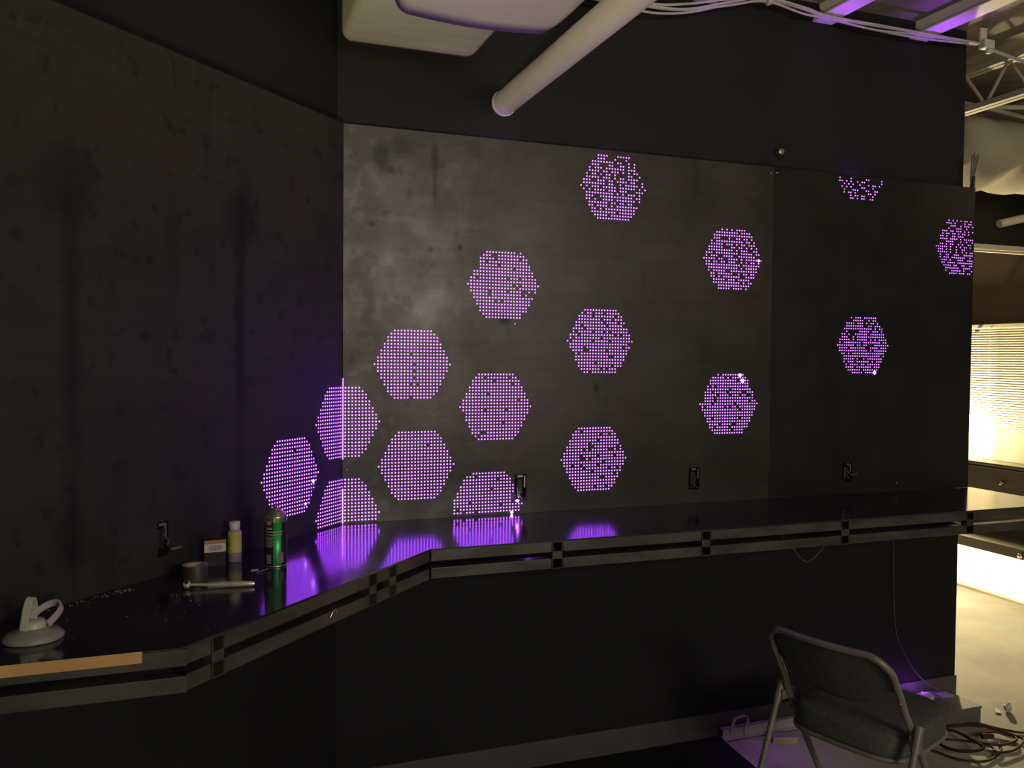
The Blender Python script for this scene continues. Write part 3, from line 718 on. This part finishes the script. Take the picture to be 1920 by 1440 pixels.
obj('pipe', tube([(0.633, GAP-0.001, 2.683), (0.633, -0.4, 2.683), (0.633, -1.5, 2.683), (0.633, -2.4, 2.683)], 0.048, n=28), 'pipe', pp, True)
obj('end_ring', tube([(0.633, GAP-0.001, 2.683), (0.633, GAP-0.012, 2.683)], 0.0505, n=28), 'pipe', pp, True)
# joists bearing on the wall
for i, (x, lab) in enumerate(((1.542, 'violet-lit ceiling joist end just right of the pipe'), (2.167, 'violet-lit ceiling joist at top right, middle of three'), (2.728, 'violet-lit ceiling joist nearest the right wall end'))):
    t = thing('ceiling_joist', lab, 'joist', (x, 0, 0), 0, 'joists resting on the back wall')
    obj('bottom_flange', box(-0.050, 0.050, -2.4, GAP+0.002, 3.222, 3.230), 'joist', t)
    obj('web', box(-0.022, 0.022, -2.4, GAP-0.006, 3.2305, 3.296), 'joist', t)
    obj('end_plate', box(-0.056, 0.050, -0.03, GAP-0.001, 3.213, 3.2215), 'joist', t)
# open truss past the wall end
t = thing('roof_truss', 'cream open-web roof truss past the right wall end', 'truss', (3.34, 0, 0))
for z0, z1 in ((3.195, 3.222), (3.000, 3.028)):
    obj('chord', box(-0.035, -0.006, -1.6, 2.6, z0, z1), 'truss', t)
    obj('chord', box(0.006, 0.035, -1.6, 2.6, z0, z1), 'truss', t)
yk = -1.5
while yk < 2.5:
    obj('web_bar', tube([(0, yk, 3.205), (0, yk+0.13, 3.015)], 0.009, n=8), 'truss', t)
    obj('web_bar', tube([(0, yk+0.13, 3.015), (0, yk+0.26, 3.205)], 0.009, n=8), 'truss', t)
    yk += 0.26
t = thing('roof_truss', 'farther cream roof truss crossing behind the first at the right edge', 'truss', (4.25, 0, 0))
for z0, z1 in ((3.23, 3.265), (2.99, 3.025)):
    obj('chord', box(-0.04, 0.04, -1.6, 2.2, z0, z1), 'truss', t)
yk = -1.5
while yk < 2.1:
    obj('web_bar', tube([(0, yk, 3.24), (0, yk+0.17, 3.01)], 0.014, n=8), 'truss', t)
    obj('web_bar', tube([(0, yk+0.17, 3.01), (0, yk+0.34, 3.24)], 0.014, n=8), 'truss', t)
    yk += 0.34
t = thing('cross_brace', 'thin pale bridging bar crossing the trusses at the right edge', 'brace', (0, 0, 0))
obj('bar', tube([(3.10, 0.42, 3.05), (4.6, 0.10, 3.10)], 0.012, n=8), 'truss', t)
obj('bar', tube([(3.10, 0.62, 3.22), (4.6, 0.35, 2.99)], 0.012, n=8), 'truss', t)
# sagging wrapped duct in the far room
def sag_duct():
    bm = bmesh.new(); rings = []; nn = 28; kk = 14
    for i in range(nn+1):
        x = 3.55 + 1.85*i/nn
        y = 0.80
        cz = 2.955 + 0.015*sin(i*0.9)
        top = 0.21; bot = 0.225 + 0.02*sin(i*1.3+1)
        ring = []
        for j in range(kk*2):
            a = pi*j/kk
            ry = 0.30 + 0.008*sin(j*3+i)
            ring.append(bm.verts.new((x + 0.02*sin(a*2+i), y + ry*cos(a), cz + (top if sin(a) > 0 else bot)*sin(a) + 0.05*(i/nn))))
        rings.append(ring)
    n = kk*2
    for p_, q_ in zip(rings, rings[1:]):
        for i in range(n): bm.faces.new((p_[i], p_[(i+1) % n], q_[(i+1) % n], q_[i]))
    bm.faces.new(rings[0]); bm.faces.new(rings[-1])
    return bm
tag(obj('wrapped_duct', sag_duct(), 'wrap3', None, True), 'sagging cream wrapped duct past the right wall end, warm light below', 'duct')
# junction box + hanger at wall end
t = thing('junction_box', 'small white junction box and strap hanging at the top of wall end', 'junction box', (3.075, -0.02, 0))
obj('strap', box(-0.022, 0.018, -0.004, 0.006, 3.235, 3.297), 'joist', t)
obj('box', box(-0.020, 0.045, -0.03, 0.012, 3.195, 3.238), 'white', t, bevel=0.006)
obj('cover', lathe([(0, 0), (0.018, 0), (0.016, -0.016), (0, -0.018)], 16, None, (0.028, -0.010, 3.1945)), 'white', t, True)
# cables draped under the joists
base = [(-0.25, -0.06, 3.125), (0.62, -0.06, 3.128), (0.97, -0.05, 3.118), (1.212, -0.04, 3.106), (1.40, -0.035, 3.122), (1.62, -0.035, 3.185), (1.812, -0.035, 3.235), (2.00, -0.03, 3.214), (2.128, -0.03, 3.203), (2.40, -0.03, 3.192), (2.684, -0.03, 3.200), (3.02, -0.03, 3.214)]
for i, lab in enumerate(('pale ceiling cable, lowest strand of the drooping bundle', 'pale ceiling cable, second strand of the drooping bundle', 'pale ceiling cable, third strand of the drooping bundle', 'pale ceiling cable, highest strand of the drooping bundle')):
    pts = []
    for k, (x, y, z) in enumerate(base):
        off = (0.011*i - 0.004) if k not in (6,) else 0.004*i-0.004
        wob = 0.006*sin(k*1.7+i*2.1)
        if k < 3: off = 0.022*i-0.01; wob = 0
        pts.append((x, y-0.006*i, min(z + off*(0.9 if k < 5 else 0.55) + wob, 3.2085 if k > 7 else 3.26)))
    tag(obj('ceiling_cable', tube(spline(pts, 6), 0.0052, n=8), 'cable', None, True), lab, 'cable', 'cables draped under the joists')
pts = [(3.10, -0.02, 3.205), (3.35, -0.05, 3.15), (3.6, -0.08, 3.10)]
tag(obj('ceiling_cable', tube(spline(pts, 6), 0.009, n=8), 'cable', None, True), 'pale cable running off right from the junction box', 'cable')
t = thing('cable_tie', 'pale knot of ties holding the ceiling cables up to the deck', 'cable tie', (1.812, -0.045, 3.235))
obj('tie', lathe([(0.022, -0.012), (0.027, 0), (0.022, 0.012)], 14, None, (0, 0, 0), Matrix.Rotation(pi/2, 4, 'Y')), 'cable', t, True)
obj('hanger', tube([(0, 0, 0.02), (0.008, 0.004, 0.062)], 0.004, n=6), 'cable', t)
# bundle of zip strands at wall end top
t = thing('cable_bundle', 'violet-lit bundle of loose strands sticking up at the wall end', 'cable', (3.068, 0.018, 2.52), 0)
for i in range(7):
    ax = -0.012+0.006*i
    obj('strand', tube(spline([(0, 0, -0.02), (ax*0.6, 0.002, 0.06), (ax*0.9+0.006, 0.003*(i % 3), 0.13), (ax*1.3+0.010, 0.004*(i % 2), 0.17+0.02*((i*5) % 4)/3)], 4), 0.0028, n=6), 'wire', t, True)
obj('wrap', tube([(0, 0, -0.03), (0.004, 0, 0.02), (0.008, 0, 0.07)], [0.009, 0.012, 0.010], n=10), 'blackgloss', t, True)
# small round knob on the painted wall above the sheet seam
t = thing('wall_knob', 'small round silver fitting on the dark wall above the sheet seam', 'wall fitting', (1.930, GAP, 2.607))
mt = Matrix.Rotation(pi/2, 4, 'X')
obj('stem', lathe([(0.006, 0.0), (0.006, 0.030), (0, 0.030)], 12, None, (0, 0, 0), mt), 'silver', t, True)
obj('disc', lathe([(0, 0.030), (0.014, 0.030), (0.0165, 0.034), (0.012, 0.039), (0.005, 0.040), (0, 0.037)], 20, None, (0, 0, 0), mt), 'silver', t, True)

# ================================================================== FLOOR THINGS
tag(obj('rubber_mat', prism([(1.664, 0.018), (0.02, 0.018), (-0.40, -0.42), (1.635, -0.42)], 0.0, 0.008), 'mat'), 'large black floor mat under the counter', 'mat')
# chair
ch = thing('folding_chair', 'grey padded metal folding chair with its back to the camera', 'chair', (1.540, -0.872, 0), radians(18.5))
def frame_pts(side):
    return [(-0.118, side*0.0, 0)]
TOPZ = 0.756
fp = []
hw = 0.221; rc = 0.070
def back_xz(z): return -0.110 + (TOPZ-z)*0.565 if z > 0.45 else -0.110+(TOPZ-0.45)*0.565 + (0.45-z)*0.62
pts = []
for z in (0.0, 0.15, 0.3, 0.45, 0.55, 0.62): pts.append((back_xz(z), hw+0.010*(z < 0.5), z))
for i in range(1, 8):
    a = pi/2*i/7
    zz = TOPZ-rc+rc*sin(a); pts.append((back_xz(zz) - 0.012*sin(a), hw-rc+rc*cos(a), zz))
mid = [(back_xz(TOPZ)-0.022, hw-rc-0.06, TOPZ), (back_xz(TOPZ)-0.030, 0.0, TOPZ+0.001)]
full = pts + mid + [(x, -y, z) for x, y, z in reversed(pts+mid[:1])]
obj('frame_tube', tube(spline(full, 3), 0.0115, n=12), 'chair_metal', ch, True)
# rear legs with sleeves
for s in (1, -1):
    top = (back_xz(0.505)+0.002, s*(hw+0.030), 0.515); bot = (-0.172, s*(hw+0.034), 0.0)
    obj('rear_leg', tube([bot, top], 0.011, n=12), 'chair_metal', ch, True)
    v = Vector(top)-Vector(bot)
    obj('sleeve', tube([Vector(bot)+v*0.86, Vector(bot)+v*1.01], 0.0145, n=12), 'chair_metal', ch, True)
    obj('foot_cap', tube([(bot[0], bot[1], 0.0), (bot[0]+0.004, bot[1], 0.025)], 0.0135, n=10), 'blackgloss', ch, True)
    obj('bracket', box(0.01, 0.085, s*(hw+0.012)-0.002, s*(hw+0.012)+0.002, 0.455, 0.490), 'chair_metal', ch)
    for z in (0.66, 0.60):
        mt = Matrix.Translation((back_xz(z)-0.012, s*hw, z)) @ Matrix.Rotation(-pi/2, 4, 'Y')
        obj('rivet', lathe([(0, 0.003), (0.0035, 0.0015), (0.004, 0), (0, 0)], 10, None, (0, 0, 0), mt), 'chrome', ch, True)
obj('stretcher', tube([(-0.110, -hw-0.032, 0.17), (-0.110, hw+0.032, 0.17)], 0.008, n=10), 'chair_metal', ch, True)
obj('stretcher', tube([(back_xz(0.12), -hw-0.008, 0.12), (back_xz(0.12), hw+0.008, 0.12)], 0.008, n=10), 'chair_metal', ch, True)
# back pad: curved panel between the tubes, rounded lower edge
bm = bmesh.new(); nu, nv = 20, 12; G = {}
for s in (0, 1):
    for i in range(nu+1):
        u = -1+2*i/nu; y = u*(hw-0.010)
        ztop = TOPZ-0.004 - (max(0, abs(y)-(hw-rc))**2/ (rc*1.5))
        zbot = TOPZ-0.205 + 0.095*abs(u)**2.6
        for j in range(nv+1):
            z = zbot + (ztop-zbot)*j/nv
            bul = 0.020*(1-u*u) + (0.022 if s else -0.004)*sqrt(max(0, 1-(2*j/nv-1)**4))*sqrt(max(0, 1-u**6))
            x = back_xz(z) + (0.010 if s else -0.002) - (0.030*(1-u*u)) + (bul if s else 0)
            G[(s, i, j)] = bm.verts.new((x, y, z))
for s in (0, 1):
    for i in range(nu):
        for j in range(nv): bm.faces.new((G[s,i,j], G[s,i+1,j], G[s,i+1,j+1], G[s,i,j+1]))
for i in range(nu):
    for j in (0, nv): bm.faces.new((G[0,i,j], G[0,i+1,j], G[1,i+1,j], G[1,i,j]))
for j in range(nv):
    for i in (0, nu): bm.faces.new((G[0,i,j], G[0,i,j+1], G[1,i,j+1], G[1,i,j]))
obj('backrest', bm, 'fabric', ch, True)
# seat cushion
def seat_outline(sc_=1.0, n=40):
    out = []
    for i in range(n):
        a = 2*pi*i/n
        e = 0.42
        cx_ = math.copysign(abs(cos(a))**e, cos(a)); cy_ = math.copysign(abs(sin(a))**e, sin(a))
        x = 0.205 + 0.210*cx_*sc_; wy = 0.216 - 0.018*(x-0.0)/0.4
        out.append((x - 0.012*(1-cy_*cy_)*(1 if cx_ < 0 else -1), wy*cy_*sc_))
    return out
bm = bmesh.new(); rings = []
for sc_, z in ((0.93, 0.390), (0.99, 0.394), (1.0, 0.404), (1.0, 0.455), (0.985, 0.466), (0.93, 0.474), (0.7, 0.479), (0.35, 0.481)):
    rings.append([bm.verts.new((p[0], p[1], z)) for p in seat_outline(sc_)])
for p_, q_ in zip(rings, rings[1:]):
    for i in range(40): bm.faces.new((p_[i], p_[(i+1) % 40], q_[(i+1) % 40], q_[i]))
bm.faces.new(rings[0][::-1]); bm.faces.new(rings[-1])
obj('seat', bm, 'fabric', ch, True)
obj('seat_frame', tube([(p[0], p[1], 0.386) for p in seat_outline(0.985)], 0.009, n=8, closed=True), 'chair_metal', ch, True)

# extension cord coil
def lift(L_, z): return [(x, y, z + 0.004*(i % 2)) for i, (x, y) in enumerate(L_)]
outer = [(2.735, -0.472), (2.807, -0.43), (2.653, -0.523), (2.563, -0.547), (2.487, -0.487), (2.478, -0.399), (2.449, -0.359), (2.474, -0.331), (2.561, -0.3), (2.595, -0.272), (2.686, -0.223), (2.805, -0.197), (2.897, -0.237), (2.914, -0.301), (2.947, -0.369), (2.997, -0.398), (3.2, -0.50), (3.6, -0.72)]
outer = [(2.800, -0.435), (2.735, -0.500), (2.653, -0.535), (2.563, -0.547), (2.495, -0.487), (2.462, -0.410), (2.449, -0.359), (2.500, -0.305), (2.595, -0.262), (2.686, -0.243), (2.780, -0.245), (2.870, -0.262), (2.914, -0.311), (2.947, -0.369), (2.997, -0.398), (3.2, -0.50), (3.6, -0.72)]
cd = thing('extension_cord', 'tangled rust-brown extension cord coiled on the floor right of the chair', 'cord', (0, 0, 0))
obj('cord', tube(spline(lift(outer, 0.007), 6), 0.0055, n=8), 'cord', cd, True)
inner2 = [(2.60, -0.285), (2.70, -0.262), (2.80, -0.270), (2.87, -0.330), (2.92, -0.446), (2.874, -0.491), (2.78, -0.524), (2.689, -0.521), (2.719, -0.467), (2.70, -0.40), (2.76, -0.36), (2.86, -0.375), (2.90, -0.43), (2.85, -0.47), (2.76, -0.465), (2.66, -0.40), (2.56, -0.33)]
obj('cord', tube(spline(lift(inner2, 0.016), 6), 0.0055, n=8), 'cord', cd, True)
cd2 = [(2.571, -0.311), (2.64, -0.327), (2.66, -0.387), (2.643, -0.477), (2.62, -0.505), (2.516, -0.497), (2.487, -0.43), (2.515, -0.347)]
tag(obj('cable_loop', tube(spline(lift(cd2, 0.036), 6, True), 0.0065, n=8, closed=True), 'cord_dark', None, True), 'dark brown cable loop lying on the near left side of the cord coil', 'cord')
pg = [(2.74, -0.40, 0.030), (2.79, -0.415, 0.030)]
obj('plug', tube(pg, [0.012, 0.009], n=10), 'cord', cd, True)

# low box against the wall, adapter on it
bxx = thing('low_box', 'low grey box on the floor against the wall end, behind the chair', 'box', (0, 0, 0))
obj('body', box(2.20, 2.925, -0.235, -0.02, 0.0, 0.066), 'boxgrey', bxx, bevel=0.003)
obj('lid', box(2.198, 2.928, -0.238, -0.018, 0.0665, 0.076), 'boxgrey', bxx, bevel=0.002)
obj('clear_tape', box(2.840, 2.905, -0.110, -0.050, 0.0762, 0.0768), 'galv', bxx)
wt = tag(obj('scrap_board', prism([(2.600, -0.135), (2.770, -0.110), (2.785, -0.060), (2.640, -0.045)], 0.0765, 0.094), 'paper'), 'pale board offcut on the low grey box under violet light', 'board')
ad = thing('power_adapter', 'black power adapter with a blue indicator light beside the pale offcut', 'adapter', (2.63, -0.165, 0.0765), radians(-12))
obj('body', box(-0.035, 0.040, -0.022, 0.018, 0, 0.020), 'blackgloss', ad, bevel=0.003)
obj('indicator', lathe([(0, 0.003), (0.0026, 0.002), (0.003, 0), (0, 0)], 10, None, (-0.010, -0.010, 0.0201)), 'blue', ad)
pl = thing('floor_led', 'small glowing violet light by the baseboard behind the pale offcut', 'light', (2.775, -0.035, 0.0765))
obj('led', lathe([(0, 0.012), (0.005, 0.009), (0.006, 0), (0, 0)], 10, None, (0.0, 0.0, 0.0)), 'dimled', pl)
# white crumpled scrap
bm = bmesh.new(); bmesh.ops.create_icosphere(bm, subdivisions=2, radius=0.5); rs = random.Random(5)
for v in bm.verts:
    k = 1+rs.uniform(-0.28, 0.28); v.co = Vector((v.co.x*0.060*k, v.co.y*0.032*k, (v.co.z+0.42)*0.036*k + 0.001))
bmesh.ops.rotate(bm, verts=bm.verts, matrix=Matrix.Rotation(radians(35), 3, 'Z'))
bmesh.ops.translate(bm, verts=bm.verts, vec=(3.150, -0.190, 0))
mz = min(v.co.z for v in bm.verts)
for v in bm.verts: v.co.z -= mz
tag(obj('paper_scrap', bm, 'white'), 'crumpled white scrap alone on the bright concrete at right edge', 'scrap')
bm = box(-0.05, 0.0, -0.012, 0.010, 0.0, 0.006, None, Matrix.Translation((3.115, -0.160, 0)) @ Matrix.Rotation(0.8, 4, 'Z'))
tag(obj('metal_scrap', bm, 'wire'), 'small dark sliver beside the white crumpled scrap', 'scrap')
# pale metal bar with wire bracket, wood block
br = thing('metal_bar', 'pale metal channel lying along the baseboard left of the chair', 'bar', (1.664, 0.0, 0), radians(0))
obj('face', box(0, 0.62, -0.012, -0.009, 0.008, 0.050), 'galv', br)
obj('lip', box(0, 0.62, -0.009, 0.014, 0.047, 0.050), 'galv', br)
obj('foot_lip', box(0, 0.62, -0.030, -0.012, 0.008, 0.011), 'galv', br)
t = thing('wire_bracket', 'bent pale strap bracket standing over the metal channel', 'bracket', (1.70, -0.016, 0), 0)
bm = bmesh.new(); prev = None
for (x, z) in ((0.000, 0.030), (0.004, 0.056), (0.020, 0.094), (0.078, 0.103), (0.092, 0.082), (0.072, 0.032), (0.078, 0.012)):
    ring = [bm.verts.new((x+a_, b_, z+c_)) for a_, b_, c_ in ((-0.004, -0.006, 0.003), (0.004, -0.006, -0.003), (0.004, 0.004, -0.003), (-0.004, 0.004, 0.003))]
    if prev:
        for j in range(4): bm.faces.new((prev[j], prev[(j+1) % 4], ring[(j+1) % 4], ring[j]))
    else: bm.faces.new(ring[::-1])
    prev = ring
bm.faces.new(prev)
obj('strap', bm, 'galv', t)
t = thing('foam_block', 'small white and yellow block on the floor behind the chair leg', 'block', (1.92, -0.095, 0), radians(-18))
obj('block', box(-0.055, 0.055, -0.030, 0.030, 0, 0.020), 'wood', t, bevel=0.001)
obj('top_face', box(-0.055, 0.055, -0.030, 0.030, 0.0202, 0.026), 'galv', t)
tag(obj('thin_rod', tube([(1.735, -0.05, 0.003), (1.855, -0.095, 0.003)], 0.0022, n=6), 'galv'), 'thin bright rod lying on the floor in front of the metal channel', 'rod')

# wires hanging below the counter
w1 = spline([(2.630, 0.030, 1.00), (2.640, 0.030, 0.774), (2.648, 0.031, 0.60), (2.656, 0.030, 0.461), (2.672, 0.029, 0.36), (2.704, 0.018, 0.273), (2.77, 0.004, 0.17), (2.845, -0.010, 0.100), (2.88, -0.03, 0.084), (2.90, -0.05, 0.082)], 6)
tag(obj('hanging_wire', tube(w1, 0.0014, n=6), 'wire', None, True), 'thin grey wire hanging down the dark wall to the low box', 'wire')
w2 = spline([(1.640, -0.40, 1.010), (1.660, -0.45, 0.960), (1.690, -0.46, 0.920), (1.722, -0.46, 0.897), (1.745, -0.46, 0.898), (1.785, -0.46, 0.925), (1.825, -0.45, 0.952), (1.862, -0.44, 0.958)], 6)
tag(obj('drooping_wire', tube(w2, 0.0014, n=6), 'wire', None, True), 'thin wire loop drooping below the counter rail near third bracket', 'wire')
